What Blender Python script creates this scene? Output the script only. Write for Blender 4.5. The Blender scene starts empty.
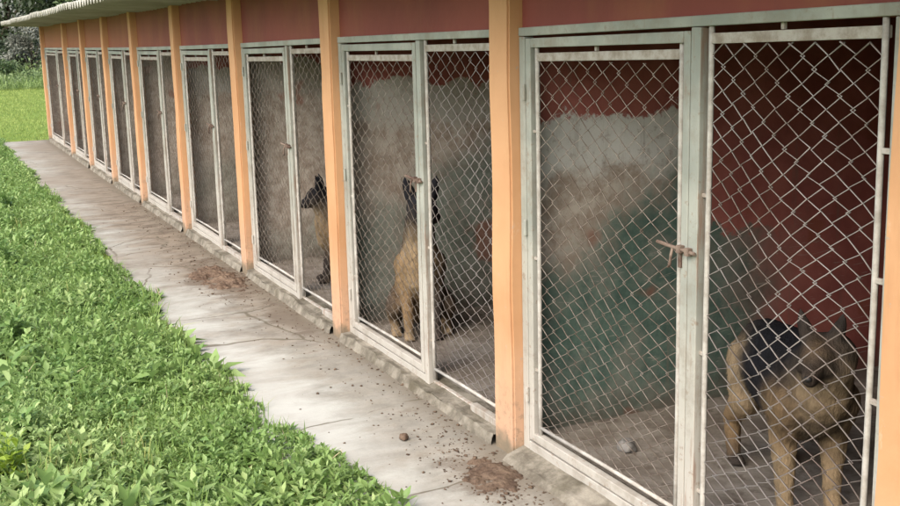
import bpy, bmesh, math, random
import numpy as np
from mathutils import Vector, Matrix, noise
random.seed(7); rng = np.random.default_rng(7)
S = bpy.context.scene
COL = S.collection
R = math.radians

# ------------------------------------------------------------------ camera
cam = bpy.data.cameras.new('camera'); cam_o = bpy.data.objects.new('camera', cam); COL.objects.link(cam_o)
cam.lens = 45.05; cam.sensor_width = 36; cam.sensor_fit = 'HORIZONTAL'; cam.clip_start = .05; cam.clip_end = 2000
rx = Vector((0.425176, 0.904781, -0.024443)); ry = Vector((-0.162984, 0.103098, 0.981227)); rz = Vector((0.890316, -0.413211, 0.191299))
cam_o.matrix_world = Matrix(((rx.x, ry.x, rz.x, 0), (rx.y, ry.y, rz.y, -1.9942), (rx.z, ry.z, rz.z, 1.6595), (0, 0, 0, 1)))
S.camera = cam_o
# ------------------------------------------------------------------ sky, sun, exposure
SUN_EL, SUN_AZ = R(47), R(-58)            # azimuth of the direction towards the sun, from +X towards +Y
w = bpy.data.worlds.new('World'); S.world = w; w.use_nodes = True
nt = w.node_tree; bg = nt.nodes['Background']; bg.inputs['Strength'].default_value = .15
sky = nt.nodes.new('ShaderNodeTexSky'); sky.sky_type = 'NISHITA'; sky.sun_disc = False
sky.sun_elevation = SUN_EL; sky.sun_rotation = R(90) - SUN_AZ; sky.air_density = 1.0; sky.dust_density = 4.0; sky.ozone_density = .6
nt.links.new(sky.outputs[0], bg.inputs[0])
sun = bpy.data.lights.new('sun', 'SUN'); sun.energy = 1.2; sun.angle = R(70); sun.color = (1, .96, .89)
sun_o = bpy.data.objects.new('sun', sun); COL.objects.link(sun_o)
sd = Vector((math.cos(SUN_EL)*math.cos(SUN_AZ), math.cos(SUN_EL)*math.sin(SUN_AZ), math.sin(SUN_EL)))
sun_o.rotation_euler = sd.to_track_quat('Z', 'Y').to_euler()
vs = S.view_settings; vs.view_transform = 'Standard'; vs.look = 'None'; vs.gamma = 1; vs.exposure = 1.5; vs.use_curve_mapping = False
try: S.cycles.max_bounces = 8; S.cycles.diffuse_bounces = 5
except Exception: pass

# ------------------------------------------------------------------ helpers
def tag(o, label=None, cat=None, group=None, kind=None):
    if label: o['label'] = label
    if cat: o['category'] = cat
    if group: o['group'] = group
    if kind: o['kind'] = kind
    return o
def empty(name, loc, rz=0):
    o = bpy.data.objects.new(name, None); COL.objects.link(o); o.location = loc; o.rotation_euler = (0, 0, rz); o.empty_display_size = .2
    return o
def adopt(o, parent):
    o.parent = parent
    m = Matrix.Identity(4); q = parent
    while q is not None:
        m = m @ Matrix.Identity(4) if q.type != 'EMPTY' else (Matrix.LocRotScale(q.location, q.rotation_euler, q.scale) @ m)
        q = q.parent
    if parent.type == 'EMPTY': o.matrix_parent_inverse = m.inverted()
class MB:
    def __init__(s): s.v = []; s.f = []
    def add(s, vs_, fs):
        n = len(s.v); s.v += [tuple(a) for a in vs_]; s.f += [tuple(i+n for i in f) for f in fs]
    def box(s, x0, x1, y0, y1, z0, z1):
        s.add([(x0,y0,z0),(x1,y0,z0),(x1,y1,z0),(x0,y1,z0),(x0,y0,z1),(x1,y0,z1),(x1,y1,z1),(x0,y1,z1)],
              [(0,3,2,1),(4,5,6,7),(0,1,5,4),(1,2,6,5),(2,3,7,6),(3,0,4,7)])
    def tube(s, pts, r, n=6, cap=True):
        pts = [Vector(q) for q in pts]; m = len(pts)
        rs = r if isinstance(r, (list, tuple)) else [r]*m
        up = None; V = []; F = []
        for i, q in enumerate(pts):
            t = (pts[min(i+1, m-1)] - pts[max(i-1, 0)]).normalized()
            if up is None:
                a = Vector((0, 0, 1)) if abs(t.z) < .9 else Vector((1, 0, 0)); up = t.cross(a).normalized()
            up = (up - t*up.dot(t)).normalized(); b = t.cross(up)
            for k in range(n):
                a = 2*math.pi*(k+.5)/n; V.append(q + (up*math.cos(a) + b*math.sin(a))*rs[i])
        for i in range(m-1):
            for k in range(n):
                F.append((i*n+k, i*n+(k+1) % n, (i+1)*n+(k+1) % n, (i+1)*n+k))
        if cap: F.append(tuple(range(n-1, -1, -1))); F.append(tuple((m-1)*n+k for k in range(n)))
        s.add(V, F)
    def build(s, name, mat, parent=None, bevel=0, smooth=False):
        me = bpy.data.meshes.new(name); me.from_pydata(s.v, [], s.f); me.update()
        o = bpy.data.objects.new(name, me); COL.objects.link(o)
        if mat: me.materials.append(mat)
        if smooth: me.polygons.foreach_set('use_smooth', [True]*len(me.polygons))
        if bevel:
            b = o.modifiers.new('bevel', 'BEVEL'); b.width = bevel; b.segments = 2; b.limit_method = 'ANGLE'; b.harden_normals = False
        if parent is not None: adopt(o, parent)
        return o
def np_mesh(name, V, F, mat, attr=None, smooth=False, parent=None):
    """V (n,3), F (m,k) equal-sized faces"""
    me = bpy.data.meshes.new(name); n, (m, k) = len(V), F.shape
    me.vertices.add(n); me.vertices.foreach_set('co', np.ascontiguousarray(V, dtype=np.float32).ravel())
    me.loops.add(m*k); me.loops.foreach_set('vertex_index', np.ascontiguousarray(F, dtype=np.int32).ravel())
    me.polygons.add(m); me.polygons.foreach_set('loop_start', np.arange(0, m*k, k, dtype=np.int32))
    if smooth: me.polygons.foreach_set('use_smooth', np.ones(m, dtype=bool))
    me.update(calc_edges=True)
    if attr is not None:
        a = me.attributes.new('tint', 'FLOAT', 'POINT'); a.data.foreach_set('value', np.asarray(attr, dtype=np.float32))
    me.validate()
    o = bpy.data.objects.new(name, me); COL.objects.link(o); me.materials.append(mat)
    if parent is not None: adopt(o, parent)
    return o

# ------------------------------------------------------------------ material helpers
class MT:
    def __init__(s, name, rough=.8, spec=.3):
        s.m = bpy.data.materials.new(name); s.m.use_nodes = True; s.t = s.m.node_tree; s.b = s.t.nodes['Principled BSDF']
        s.b.inputs['Roughness'].default_value = rough; s.b.inputs['Specular IOR Level'].default_value = spec
        s.tc = s.n('ShaderNodeTexCoord')
    def n(s, ty, **kw):
        nd = s.t.nodes.new(ty)
        for k, v in kw.items(): setattr(nd, k, v)
        return nd
    def l(s, a, b): s.t.links.new(a, b)
    def setin(s, nd, i, v):
        if hasattr(v, 'is_output'): s.l(v, nd.inputs[i])
        else: nd.inputs[i].default_value = v
    def coords(s, scale=(1, 1, 1), off=(0, 0, 0)):
        mp = s.n('ShaderNodeMapping'); mp.inputs['Scale'].default_value = scale; mp.inputs['Location'].default_value = off
        s.l(s.tc.outputs['Object'], mp.inputs[0]); return mp.outputs[0]
    def noise(s, scale, detail=4, rough=.6, sc=(1, 1, 1), off=(0, 0, 0), dist=0):
        nd = s.n('ShaderNodeTexNoise'); nd.inputs['Scale'].default_value = scale; nd.inputs['Detail'].default_value = detail
        nd.inputs['Roughness'].default_value = rough; nd.inputs['Distortion'].default_value = dist
        s.l(s.coords(sc, off), nd.inputs['Vector']); return nd.outputs[0]
    def ramp(s, v, a, b):
        nd = s.n('ShaderNodeMapRange'); nd.interpolation_type = 'SMOOTHSTEP'
        s.setin(nd, 0, v); nd.inputs[1].default_value = a; nd.inputs[2].default_value = b; return nd.outputs[0]
    def math(s, op, a, b=0.0, c=None):
        nd = s.n('ShaderNodeMath', operation=op); s.setin(nd, 0, a); s.setin(nd, 1, b)
        if c is not None: s.setin(nd, 2, c)
        return nd.outputs[0]
    def mix(s, f, a, b):
        nd = s.n('ShaderNodeMix', data_type='RGBA'); s.setin(nd, 0, f)
        for i, c in ((6, a), (7, b)):
            if hasattr(c, 'is_output'): s.l(c, nd.inputs[i])
            else: nd.inputs[i].default_value = (*c, 1)
        return nd.outputs[2]
    def xyz(s):
        nd = s.n('ShaderNodeSeparateXYZ'); s.l(s.tc.outputs['Object'], nd.inputs[0]); return nd.outputs
    def bump(s, h, strength=.4, dist=.01):
        nd = s.n('ShaderNodeBump'); nd.inputs['Strength'].default_value = strength; nd.inputs['Distance'].default_value = dist
        s.l(h, nd.inputs['Height']); s.l(nd.outputs[0], s.b.inputs['Normal'])
    def done(s, col):
        s.setin(s.b, 'Base Color', col if hasattr(col, 'is_output') else (*col, 1)); return s.m

def m_pillar():
    t = MT('orange_paint', .75, .25); x, y, z = t.xyz()
    c = t.mix(t.ramp(t.noise(2.2, 5), .3, .7), (.42, .224, .110), (.48, .272, .142))
    c = t.mix(t.math('MULTIPLY', t.ramp(t.noise(10, 6, .72, (1, 1, .12)), .50, .70), .35), c, (.33, .17, .085))
    c = t.mix(t.math('MULTIPLY', t.ramp(t.noise(16, 6, .75, (1, 1, .5), (5, 2, 0)), .60, .70), .45), c, (.50, .36, .25))
    c = t.mix(t.math('MULTIPLY', t.ramp(t.noise(21, 5, .7, (1, 1, 1), (2, 9, 4)), .655, .68), .7), c, (.30, .27, .23))
    low = t.math('ADD', z, t.math('MULTIPLY', t.noise(9, 5), .22)); splash = t.noise(28, 5, .75)
    c = t.mix(t.math('MULTIPLY', t.ramp(low, .75, .12), .38), c, (.43, .33, .27))
    c = t.mix(t.math('MULTIPLY', t.math('MULTIPLY', t.ramp(z, .45, .05), t.ramp(splash, .50, .62)), .6), c, (.20, .145, .10))
    c = t.mix(t.math('MULTIPLY', t.ramp(low, .22, .13), .85), c, (.13, .115, .08))
    t.bump(t.noise(30, 6), .25, .006); return t.done(c)
def m_lintel():
    t = MT('maroon_paint', .7, .3)
    c = t.mix(t.ramp(t.noise(1.3, 5, .6), .3, .7), (.150, .037, .032), (.205, .056, .042))
    c = t.mix(t.math('MULTIPLY', t.ramp(t.noise(2.5, 6, .7, (1, 1, .3)), .45, .7), .45), c, (.23, .095, .045))
    c = t.mix(t.math('MULTIPLY', t.ramp(t.noise(8, 6, .75, (1, 1, .2), (3, 0, 1)), .58, .72), .35), c, (.12, .05, .04))
    c = t.mix(t.math('MULTIPLY', t.ramp(t.xyz()[0], -8, -17), .6), c, (.30, .12, .045))
    t.bump(t.noise(22, 6), .25, .006); return t.done(c)
def m_frame(name, rusty=.5):
    t = MT(name, .6, .35); x, y, z = t.xyz()
    c = t.mix(t.ramp(t.noise(3, 5), .35, .65), (.215, .228, .20), (.31, .318, .28))
    c = t.mix(t.math('MULTIPLY', t.ramp(z, 1.1, .15), .65), c, (.40, .365, .325))  # stronger light low on the gates painted in as a whiter tone
    streak = t.noise(9, 6, .7, (4, 4, .35), (3.1, 0, 0))
    c = t.mix(t.math('MULTIPLY', t.ramp(streak, .68-rusty*.22, .80-rusty*.16), .75), c, (.20, .115, .075))
    spot = t.noise(35, 5, .7)
    c = t.mix(t.math('MULTIPLY', t.ramp(spot, .57, .68), .6), c, (.20, .14, .10))
    c = t.mix(t.math('MULTIPLY', t.ramp(t.noise(5, 6, .75, off=(1, 8, 3)), .48, .66), .55), c, (.20, .175, .14))
    t.bump(spot, .3, .003); return t.done(c)
def m_rust(name, a=(.085, .052, .04), b=(.19, .145, .115)):
    t = MT(name, .8, .2)
    c = t.mix(t.ramp(t.noise(18, 6, .7), .35, .65), a, b); t.bump(t.noise(60, 4), .3, .002); return t.done(c)
def m_wire():
    t = MT('galvanised_wire', .5, .5); t.b.inputs['Metallic'].default_value = .15
    c = t.mix(t.ramp(t.noise(4, 5, .65), .40, .65), (.235, .215, .205), (.135, .105, .09))
    return t.done(c)
def m_wall(name, zr, diag, white=(.40, .40, .375), seed=0, green=1.0, soft=.06, deepred=True):
    """weathered paint: maroon above zr, bare plaster, green dado below a diagonal line, red patches"""
    t = MT(name, .9, .15); x, y, z = t.xyz(); o = (seed*3.7, seed*1.3, seed*.7)
    big = t.noise(3.2, 6, .65, off=o); fine = t.noise(13, 6, .7, off=o); fin2 = t.noise(34, 5, .7, off=o)
    plaster = t.mix(t.ramp(t.noise(2.4, 4, .6, off=(o[0]+5, 0, 0)), .35, .65), white, tuple(c*.84 for c in white))
    tan = t.mix(t.ramp(fine, .35, .65), (.25, .20, .16), (.43, .385, .33))
    zz = t.math('ADD', z, t.math('MULTIPLY', t.math('SUBTRACT', big, .5), .35))
    c = t.mix(t.ramp(t.math('ADD', zz, t.math('MULTIPLY', fine, .25)), zr-.05, zr-.17), plaster, tan)
    # speckled dirt over the plaster
    c = t.mix(t.math('MULTIPLY', t.ramp(fin2, .54, .66), .45), c, (.16, .11, .08))
    red = t.mix(t.ramp(t.noise(4, 5, .6, off=(0, o[0], 0)), .3, .7), (.215, .066, .056), (.30, .105, .085))
    line = t.math('ADD', t.math('MULTIPLY', y, diag[1]), diag[0])
    gz = t.math('ADD', t.math('SUBTRACT', line, zz), t.math('MULTIPLY', t.math('SUBTRACT', fine, .5), .34))
    grn = t.mix(t.ramp(fine, .3, .7), (.048, .084, .070), (.088, .135, .110))
    grn = t.mix(t.math('MULTIPLY', t.ramp(big, .42, .66), .75), grn, (.165, .17, .145))
    deep = t.ramp(t.math('ADD', y, t.math('MULTIPLY', t.math('SUBTRACT', big, .5), .5)), 1.0, 1.5)
    c = t.mix(t.math('MULTIPLY', t.ramp(gz, -soft, soft*1.1), green), c, grn)
    if deepred: c = t.mix(deep, c, red)
    zr_n = t.math('ADD', z, t.math('MULTIPLY', t.math('SUBTRACT', big, .5), .42))
    zr_n = t.math('ADD', zr_n, t.math('MULTIPLY', t.math('SUBTRACT', fine, .5), .14))
    # deeper in the kennel the maroon comes down to the green
    drop = t.math('MULTIPLY', t.ramp(y, .78, .92), .50)
    c = t.mix(t.ramp(t.math('ADD', zr_n, drop) if deepred else zr_n, zr-.012, zr+.012), c, red)
    patch = t.noise(2.6, 3, .5, off=(o[0]+9, 2.3, .4))
    c = t.mix(t.math('MULTIPLY', t.ramp(patch, .64, .69), .6), c, (.20, .062, .036))
    drip = t.noise(7, 6, .75, (1, 2.2, .16), o); c = t.mix(t.math('MULTIPLY', t.ramp(drip, .56, .68), .35), c, (.15, .115, .09))
    scr = t.noise(11, 3, .6, (1, .5, 5), (o[0], 4, 2), dist=1.2); c = t.mix(t.math('MULTIPLY', t.math('MULTIPLY', t.ramp(scr, .64, .68), t.ramp(z, 1.0, .6)), .4), c, (.33, .30, .26))
    dirt = t.ramp(t.math('ADD', z, t.math('MULTIPLY', fine, .2)), .36, .14)
    c = t.mix(t.math('MULTIPLY', dirt, .7), c, (.085, .065, .05))
    t.bump(fine, .35, .008); return t.done(c)
def m_concrete():
    t = MT('path_concrete', .88, .2); x, y, z = t.xyz()
    big = t.noise(1.1, 6, .62); fine = t.noise(9, 7, .7); gr = t.noise(70, 4, .7)
    c = t.mix(t.ramp(fine, .3, .7), (.255, .258, .228), (.35, .352, .318))
    c = t.mix(t.math('MULTIPLY', t.ramp(t.noise(110, 3, .6), .55, .68), .45), c, (.17, .155, .13))
    # clean pale strip along the weeds, nearer half, with its brighter light painted in
    pale = t.math('MULTIPLY', t.ramp(t.math('ADD', y, t.math('MULTIPLY', t.math('SUBTRACT', big, .5), .7)), -.25, -.62), t.ramp(x, -8.5, -5.5))
    c = t.mix(t.math('MULTIPLY', pale, .8), c, (.415, .418, .385))
    c = t.mix(t.math('MULTIPLY', t.ramp(x, -6.2, -9.5), t.ramp(t.math('ADD', big, t.math('MULTIPLY', y, -.25)), .85, .45)), c, (.215, .19, .155))
    # earth washed out from the wall, in soft smears across the slab
    streak = t.noise(2.4, 7, .66, (1.5, .62, 1), (.6, .2, 0), dist=.8); blot = t.noise(6, 6, .75, (1.2, .6, 1), (3, 5, 0))
    side = t.ramp(t.math('ADD', y, t.math('MULTIPLY', t.math('SUBTRACT', big, .5), .9)), -.66, -.10)
    far = t.math('MULTIPLY', t.ramp(x, -5.0, -7.6), t.ramp(x, -19, -11))
    amt = t.math('MULTIPLY', t.ramp(t.math('ADD', streak, t.math('MULTIPLY', side, .30)), .38, .78), t.math('ADD', t.math('MULTIPLY', far, .45), .50))
    c = t.mix(amt, c, t.mix(t.ramp(blot, .35, .68), (.095, .072, .052), (.235, .20, .155)))
    c = t.mix(t.math('MULTIPLY', t.math('MULTIPLY', t.ramp(blot, .54, .66), side), .55), c, (.13, .10, .072))
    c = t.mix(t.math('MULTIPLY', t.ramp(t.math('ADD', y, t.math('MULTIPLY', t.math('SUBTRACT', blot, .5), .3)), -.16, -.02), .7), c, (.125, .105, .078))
    c = t.mix(t.math('MULTIPLY', t.ramp(t.noise(5, 6, .7, off=(4, 1, 0)), .60, .72), .35), c, (.20, .165, .125))
    # mud stains trodden in round the two heaps
    def stain(c, px, py, rx_, ry_):
        dx = t.math('DIVIDE', t.math('SUBTRACT', x, px), rx_); dy = t.math('DIVIDE', t.math('SUBTRACT', y, py), ry_)
        d = t.math('SQRT', t.math('ADD', t.math('MULTIPLY', dx, dx), t.math('MULTIPLY', dy, dy)))
        return t.mix(t.math('MULTIPLY', t.ramp(t.math('ADD', d, t.math('MULTIPLY', t.math('SUBTRACT', blot, .5), 2.6)), 1.1, .5), .65), c, (.115, .088, .064))
    c = stain(stain(stain(c, -3.62, -.18, .30, .15), -7.75, -.22, .85, .24), -6.4, -.12, .5, .12)
    v = t.n('ShaderNodeTexVoronoi', feature='DISTANCE_TO_EDGE'); v.inputs['Scale'].default_value = .75
    mp = t.n('ShaderNodeMix', data_type='VECTOR'); mp.inputs[0].default_value = .12
    nn = t.n('ShaderNodeTexNoise'); nn.inputs['Scale'].default_value = 4; t.l(t.tc.outputs['Object'], nn.inputs['Vector'])
    t.l(t.tc.outputs['Object'], mp.inputs[4]); t.l(nn.outputs[1], mp.inputs[5]); t.l(mp.outputs[1], v.inputs['Vector'])
    c = t.mix(t.math('MULTIPLY', t.math('MULTIPLY', t.ramp(v.outputs[0], .007, .002), t.ramp(big, .40, .50)), .85), c, (.10, .085, .06))
    t.bump(t.math('ADD', t.math('MULTIPLY', fine, .7), t.math('MULTIPLY', gr, .3)), .45, .008); return t.done(c)
def m_mortar():
    t = MT('curb_mortar', .92, .15)
    c = t.mix(t.ramp(t.noise(7, 6, .7), .35, .65), (.10, .088, .068), (.235, .215, .175))
    c = t.mix(t.math('MULTIPLY', t.ramp(t.noise(3.5, 5, .7, off=(2, 0, 0)), .5, .65), .6), c, (.075, .065, .042))
    t.bump(t.noise(26, 6, .7), .6, .012); return t.done(c)
def m_floor():
    t = MT('kennel_floor', .9, .2)
    c = t.mix(t.ramp(t.noise(5, 6, .7), .35, .65), (.115, .096, .078), (.20, .18, .155))
    c = t.mix(t.math('MULTIPLY', t.ramp(t.noise(11, 5, .7, off=(7, 0, 0)), .52, .64), .6), c, (.075, .058, .042))
    t.bump(t.noise(30, 6), .4, .01); return t.done(c)
def m_roof():
    t = MT('fibre_cement', .9, .15)
    c = t.mix(t.ramp(t.noise(1.6, 6, .65), .35, .65), (.27, .262, .215), (.36, .35, .295))
    c = t.mix(t.math('MULTIPLY', t.ramp(t.noise(4, 6, .7, (2, .6, 1)), .5, .7), .5), c, (.20, .20, .12))
    t.bump(t.noise(40, 5), .2, .004); return t.done(c)
def m_earth(name='mud', a=(.075, .05, .036), b=(.16, .115, .082)):
    t = MT(name, .95, .1); c = t.mix(t.ramp(t.noise(16, 6, .7), .35, .65), a, b); t.bump(t.noise(45, 6, .75), .8, .015); return t.done(c)
def m_ground():
    t = MT('lawn_ground', .95, .1)
    c = t.mix(t.ramp(t.noise(.35, 5, .6), .35, .65), (.12, .18, .032), (.16, .215, .045))
    c = t.mix(t.math('MULTIPLY', t.ramp(t.noise(9, 5, .7), .45, .7), .6), c, (.055, .085, .02))
    t.bump(t.noise(25, 5), .6, .03); return t.done(c)
def m_leaf(name, a, b, c3=None, trans=.35, rough=.5):
    t = MT(name, rough, .3); at = t.n('ShaderNodeAttribute', attribute_name='tint')
    c = t.mix(at.outputs['Fac'], a, b)
    if c3: c = t.mix(t.ramp(at.outputs['Fac'], .86, .93), c, c3)
    tr = t.n('ShaderNodeBsdfTranslucent'); t.l(c, tr.inputs[0])
    ms = t.n('ShaderNodeMixShader'); ms.inputs[0].default_value = trans
    t.l(t.b.outputs[0], ms.inputs[1]); t.l(tr.outputs[0], ms.inputs[2])
    t.l(ms.outputs[0], t.n('ShaderNodeOutputMaterial').inputs[0]) if False else t.l(ms.outputs[0], t.t.nodes['Material Output'].inputs[0])
    return t.done(c)
def m_bark(name, a, b):
    t = MT(name, .95, .1); c = t.mix(t.ramp(t.noise(6, 6, .7, (3, 3, .6)), .35, .65), a, b); t.bump(t.noise(14, 6, .7, (3, 3, .6)), .8, .03); return t.done(c)
def m_fur():
    t = MT('dog_fur', .9, .12); a = t.n('ShaderNodeAttribute', attribute_name='fur')
    n1 = t.noise(22, 5, .7, (1, 1, .45)); n2 = t.noise(90, 4, .7, (1, 1, .3))
    lo = t.n('ShaderNodeVectorMath', operation='SCALE'); t.l(a.outputs['Color'], lo.inputs[0]); lo.inputs[3].default_value = .42
    c = t.mix(t.math('MULTIPLY', t.ramp(n1, .42, .68), .6), a.outputs['Color'], lo.outputs[0])
    c = t.mix(t.math('MULTIPLY', t.ramp(t.noise(9, 4, .6), .45, .65), .5), c, lo.outputs[0])
    hi = t.n('ShaderNodeVectorMath', operation='SCALE'); t.l(c, hi.inputs[0]); hi.inputs[3].default_value = 1.7
    c = t.mix(t.math('MULTIPLY', t.ramp(n2, .5, .7), .5), c, hi.outputs[0])
    t.bump(t.math('ADD', n1, n2), .7, .012); return t.done(c)
def m_plain(name, col, rough=.4, spec=.5):
    return MT(name, rough, spec).done(col)

M = dict(pillar=m_pillar(), lintel=m_lintel(), frame=m_frame('grey_green_frame_paint', .35), old=m_frame('worn_frame_paint', .95), post=m_frame('post_paint', .6),
         rust=m_rust('rusty_steel'), bar=m_rust('dull_steel_bar', (.22, .185, .15), (.36, .335, .30)), rod=m_rust('mesh_rod_steel', (.27, .25, .22), (.40, .385, .35)),
         wire=m_wire(), rwire=m_rust('rusty_wire', (.105, .078, .06), (.25, .22, .19)), conc=m_concrete(), mortar=m_mortar(), floor=m_floor(), roof=m_roof(), mud=m_earth(), ground=m_ground(), fur=m_fur(),
         dark=m_plain('dark_nose', (.012, .011, .011), .5), stone=m_rust('grey_stone', (.09, .085, .08), (.19, .18, .165)))
W1 = m_wall('kennel_wall_paint', 1.33, (.62, .62), seed=0, white=(.55, .545, .51), soft=.11)
WALLS = [W1, m_wall('worn_wall_paint', 1.40, (.70, .30), seed=2, white=(.42, .40, .355), green=.75, soft=.14, deepred=False),
         m_wall('dirty_wall_paint', 1.50, (.1, .6), seed=4, white=(.34, .315, .27), green=.5, soft=.2, deepred=False),
         m_wall('grey_wall_paint', 1.45, (.5, .5), seed=7, white=(.33, .32, .285), green=.5, soft=.2, deepred=False)]

# ------------------------------------------------------------------ ground, path
def grid_sheet(name, xs, ys, zf, mat, kind='structure'):
    nx, ny = len(xs), len(ys); X, Y = np.meshgrid(xs, ys, indexing='ij'); Z = zf(X, Y)
    V = np.stack([X.ravel(), Y.ravel(), Z.ravel()], 1); i = np.arange(nx*ny).reshape(nx, ny)
    F = np.stack([i[:-1, :-1].ravel(), i[1:, :-1].ravel(), i[1:, 1:].ravel(), i[:-1, 1:].ravel()], 1)
    o = np_mesh(name, V, F, mat, smooth=True); tag(o, kind=kind); return o
grid_sheet('ground', np.array([-900, -300, -120, -60, -30, -20, -10, 0, 10, 40, 300, 900.]), np.array([-900, -300, -100, -30, -10, -3, 0, 3, 10, 40, 300, 900.]),
           lambda X, Y: -.035 + 0*X, M['ground'])
def path_edge(x):   # outer, grass side
    return -.80 + .04*math.sin(x*1.9) + .03*math.sin(x*4.7+1) + .10*max(0, min(1, (x+4.6)/1.4))
pb = MB(); xs = np.linspace(-20.95, 3.2, 120)
top = [(x, path_edge(x), .0) for x in xs] + [(x, .16, .0) for x in xs]; n = len(xs)
pb.add(top + [(a, b, -.06) for a, b, c in top], [(i, i+1, n+i+1, n+i) for i in range(n-1)] + [(2*n+i, 2*n+i+1, i+1, i) for i in range(n-1)] + [(0, n, 3*n, 2*n)])
tag(pb.build('path', M['conc']), kind='structure')

# ------------------------------------------------------------------ kennel building
PW = .16; PDEP = .105
PX = [-1.902, -3.905, -5.905, -7.885, -9.87, -11.92, -13.80, -15.75, -17.67, -20.82]   # left edges of the pillars' fronts
PX = [.10] + PX
def ztop(x): return float(np.interp(x, [-20, -12, -9.8, -7.85, -5.8, -3.8, -2, 1], [1.59, 1.60, 1.612, 1.628, 1.655, 1.673, 1.706, 1.72]))
DEPTH, FLOOR, ZR = 2.05, .085, 1.95
B = tag(empty('kennel_building', (-10.3, 0, 0)), 'long row of dog kennels with orange pillars, maroon lintels and steel mesh gates', 'kennel')
# pillars, slightly uneven plaster
for x in PX:
    bm = bmesh.new(); bmesh.ops.create_cube(bm, size=1)
    for v in bm.verts: v.co = Vector((x + PW*(v.co.x+.5), PDEP*(v.co.y+.5), -.05 + (ZR+.12)*(v.co.z+.5)))
    bmesh.ops.subdivide_edges(bm, edges=[e for e in bm.edges if abs(e.verts[0].co.z-e.verts[1].co.z) > .5], cuts=14, use_grid_fill=True)
    bmesh.ops.bevel(bm, geom=[e for e in bm.edges if abs(e.verts[0].co.z-e.verts[1].co.z) > .02 and e.is_manifold and e.calc_face_angle(0) > 1], offset=.008, segments=2, affect='EDGES')
    for v in bm.verts:
        q = noise.noise_vector(v.co*2.3)*.006 + noise.noise_vector(v.co*11)*.003; v.co += Vector((q.x, q.y, 0))
    me = bpy.data.meshes.new('pillar'); bm.to_mesh(me); bm.free(); me.materials.append(M['pillar'])
    me.polygons.foreach_set('use_smooth', [True]*len(me.polygons)); me.set_sharp_from_angle(angle=R(50))
    o = bpy.data.objects.new('pillar', me); COL.objects.link(o); adopt(o, B)
XL, XR = PX[-1], PX[0]+PW
# walls
for i, x in enumerate(PX):
    m = MB(); m.box(x+.02, x+PW-.004, PDEP+.003, DEPTH, 0, ZR+.05)
    m.build('partition_wall', WALLS[{2: 0, 3: 1, 4: 2, 5: 3}.get(i, 2+i % 2)], B)
m = MB(); m.box(XL, XR, DEPTH+.002, DEPTH+.14, 0, ZR); m.build('back_wall', W1, B)
m = MB(); m.box(XL+.05, XR-.05, .125, DEPTH-.002, -.02, FLOOR); m.build('kennel_floor', M['floor'], B)
# corrugated roof sheets
def roof():
    x0, x1 = XL-.38, XR+.35; lam = .177; nper = int((x1-x0)/lam); N = nper*8
    V, F = [], []
    ys = [-.575, -.2, .3, 1.2, 2.4]
    for i in range(N+1):
        x = x0 + i*lam/8; h = .030*math.cos(2*math.pi*i/8)
        sheet = int((x-x0)/1.06); dj = .012*math.sin(sheet*12.9898) ; dz = .006*math.sin(sheet*4.1)
        for y in ys:
            yy = y + (dj if y == ys[0] else 0); zc = 1.985 - .05*(yy+.05) + dz + h
            V += [(x, yy, zc+.007), (x, yy, zc-.007)]
    ny = len(ys); st = 2*ny
    for i in range(N):
        for j in range(ny-1):
            a = i*st+2*j
            F += [(a, a+st, a+st+2, a+2), (a+1, a+3, a+st+3, a+st+1)]
        F += [(i*st, i*st+1, (i+1)*st+1, (i+1)*st)]; e = i*st+2*(ny-1); F += [(e, e+st, e+st+1, e+1)]
    for i in (0, N):
        for j in range(ny-1): a = i*st+2*j; F.append((a, a+1, a+3, a+2))
    m = MB(); m.add(V, F); o = m.build('roof', M['roof'], B, smooth=True); o.data.set_sharp_from_angle(angle=R(40)); return o
ro = roof()
m = MB(); m.box(XL-.2, XR+.2, .30, .37, 1.865, 1.934); m.build('roof_purlin', M['rust'], ro)

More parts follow.
